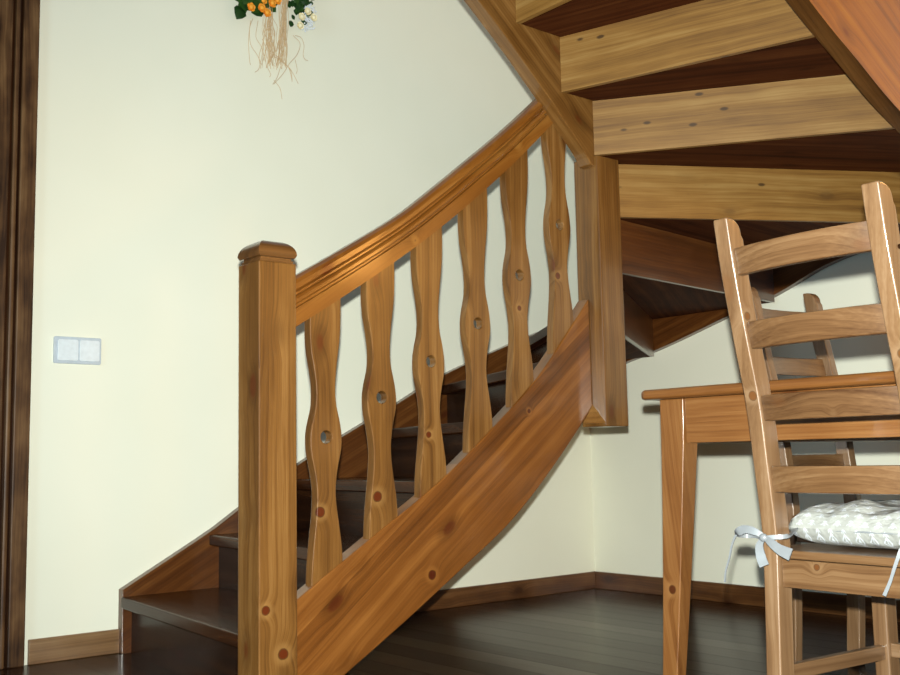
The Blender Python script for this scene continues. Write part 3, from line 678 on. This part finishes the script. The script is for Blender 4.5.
# ------------------------------------------------------------------ light switch on the back wall
SW = empty('light_switch', (1.225, YA, .958), 0, 'white double rocker light switch on the cream wall', 'light switch')
def rrect(bm, x0, x1, z0, z1, y, r, depth, n=5):
    pts = []
    for cx, cz, a0 in ((x1-r, z1-r, 0), (x0+r, z1-r, 90), (x0+r, z0+r, 180), (x1-r, z0+r, 270)):
        for k in range(n+1):
            a = math.radians(a0 + 90*k/n); pts.append((cx + r*math.cos(a), y, cz + r*math.sin(a)))
    prism(bm, pts, (0, -depth, 0))
bm = bm_new(); rrect(bm, -.076, .076, -.043, .043, 0, .006, .009); finish('plate', bm, PLATEP, SW, bevel=.002, smooth=True)
for cx in (-.0325, .0365):
    bm = bm_new(); rrect(bm, cx-.0325, cx+.0325, -.034, .034, -.0085, .007, .006); finish('rocker', bm, WHITEP, SW, bevel=.002, smooth=True)

# ------------------------------------------------------------------ dried flower hanging on the wall
LEAF = plain('leaf_green', srgb(60, 104, 40), .5); LEAFD = plain('leaf_dark_green', srgb(40, 82, 34), .5)
ROSE = plain('rose_orange', srgb(238, 160, 44), .6); ROSEW = plain('rose_cream', srgb(238, 228, 192), .6); GYP = plain('gypsophila_white', srgb(226, 232, 240), .6); RAFF = plain('raffia', srgb(204, 176, 138), .7)
GA = empty('flower_hanging', (1.97, YA, 2.2), 0, 'hanging bunch of orange and white flowers with raffia strands on the wall', 'flower decoration')
def gp(px, py, d): return Vector(((px - 283.3) / 229.0, -d, (30.4 + .27 * (px - 283.3) * 1.0 * .0 - py) / 255.0 + (px-283.3) * .00102))
rg = random.Random(5)
def leaf_mesh(bm, c, size, ang, tilt):
    ca, sa = math.cos(ang), math.sin(ang); pts = []
    prof_ = [(0, .0), (.2, .30), (.5, .42), (.8, .26), (1, 0)]
    mid = [bm.verts.new(c + Vector((ca*t*size, -tilt*size*math.sin(t*2.6), sa*t*size))) for t, _ in prof_]
    for s in (1, -1):
        e = [mid[0]] + [bm.verts.new(c + Vector((ca*t*size - sa*w_*s*size, -tilt*size*math.sin(t*2.6) + .12*size*w_, sa*t*size + ca*w_*s*size))) for t, w_ in prof_[1:-1]] + [mid[-1]]
        for k in range(4):
            q = [mid[k], mid[k+1], e[k+1], e[k]]; q = [v for i_, v in enumerate(q) if v not in q[:i_]]
            bm.faces.new(q if s == 1 else q[::-1])
def leaves(name, px0, px1, py0, py1, n, mat, size, d0=.012, d1=.045):
    bm = bm_new()
    for _ in range(n):
        c = gp(rg.uniform(px0, px1), rg.uniform(py0, py1), rg.uniform(d0, d1)); leaf_mesh(bm, c, rg.uniform(.7, 1.2)*size, rg.uniform(0, 6.28), rg.uniform(.1, .5))
    r_ = bmesh.ops.solidify(bm, geom=bm.faces[:], thickness=.0008)
    o = finish(name, bm, mat, GA, smooth=True); o['kind'] = 'stuff'; return o
leaves('leaves', 241, 268, -40, 6, 60, LEAF, .05); leaves('leaves', 243, 272, -30, 10, 60, LEAFD, .055, .008, .02)
leaves('leaves', 290, 309, -30, 22, 80, LEAFD, .028); leaves('leaves', 292, 308, -30, 18, 30, LEAF, .026, .02, .05)
leaves('leaves', 262, 292, -45, -8, 40, LEAFD, .05, .006, .03)
def rose(px, py, r, mat, d=.06):
    c = gp(px, py, d); bm = bm_new()
    bmesh.ops.create_uvsphere(bm, u_segments=12, v_segments=8, radius=r*.62, matrix=Matrix.Translation(c) @ Matrix.Diagonal((1, .8, 1, 1)))
    for lay, (m_, rr) in enumerate(((5, .75), (6, 1.0))):
        for k in range(m_):
            a = 2*math.pi*(k + .5*lay)/m_ + px; n_ = Vector((math.cos(a), 0, math.sin(a))); t_ = Vector((-math.sin(a), 0, math.cos(a)))
            rows = []
            for i in range(4):
                f = i/3; rad = r*rr*(.35 + .65*math.sin(f*1.5)); dep = r*(.55*(1-lay*.35) - .0*f) * (f) - r*.3
                rows.append([bm.verts.new(c + n_*rad + t_*(s*r*.42*math.sin(.5+f*1.9)) + Vector((0, -dep + .12*r*abs(s), 0))) for s in (-1, 0, 1)])
            for i in range(3):
                for j in range(2): bm.faces.new((rows[i][j], rows[i][j+1], rows[i+1][j+1], rows[i+1][j]))
    finish('rose', bm, mat, GA, smooth=True)
for px, py in ((245, -4), (248, 11.5), (259, 4.5), (258, 12), (268, 7), (263, 16.5), (273, 4), (252, -12), (266, -10)): rose(px, py, .0165, ROSE)
for px, py in ((297, 19.5), (303, 14), (295.5, 28.5), (309, 20), (301, -3)): rose(px, py, .0150, ROSEW)
bm = bm_new()
for _ in range(240):
    a = rg.uniform(0, 6.28); q = rg.uniform(.0, 1) ** .5; c = gp(307 + 7*q*math.cos(a), 19 + 14*q*math.sin(a), rg.uniform(.02, .05))
    bmesh.ops.create_icosphere(bm, subdivisions=1, radius=rg.uniform(.002, .0042), matrix=Matrix.Translation(c))
o = finish('small_white_blossoms', bm, GYP, GA, smooth=True); o['kind'] = 'stuff'
bm = bm_new()
def strand(pts, r): tube(bm, crom(pts, 4), r, 4)
for _ in range(60):
    left = rg.random() < .5
    x0 = rg.gauss(268, 2.4) if left else rg.gauss(285.5, 2.0)
    top = rg.uniform(-35, -5) if not left else rg.uniform(5, 20)
    ln = rg.uniform(60, 70) if rg.random() < .75 else rg.uniform(45, 64); dx = rg.gauss(0, 3.0) - (4 if not left else -1.5)
    pts = [gp(x0 - (0 if left else 2), top, .035)]
    for k in range(1, 6):
        f = k/5; pts.append(gp(x0 + dx*f + rg.gauss(0, 1.2), top + (ln - top)*f, .03 + rg.uniform(-.012, .012)))
    strand(pts, rg.uniform(.0006, .0013))
for P in ([(253, 20), (250, 30), (251, 45), (257, 55), (262, 66)], [(251, 22), (249, 40), (250, 60), (251, 65)], [(258, 22), (256, 38), (262, 50), (259, 68), (255, 72)],
          [(262, 40), (268, 52), (278, 60), (288, 68), (293, 76), (297, 84)], [(270, 52), (280, 60), (289, 70), (291, 80)], [(294, 36), (300, 38), (303, 46), (302, 55), (304, 60), (307, 61)],
          [(292, 36), (299, 44), (296, 55), (290, 62), (287, 66), (282, 74), (273, 84)], [(280, 66), (276, 78), (272, 84)], [(273, 80), (279, 88), (281, 99)], [(287, 66), (290, 76), (291, 82)],
          [(266, 66), (270, 74), (269, 77)], [(294, 60), (296, 70), (295, 74)]):
    strand([gp(a_, b2, .03) for a_, b2 in P], .0010)
o = finish('raffia_strands', bm, RAFF, GA, smooth=True); o['kind'] = 'stuff'
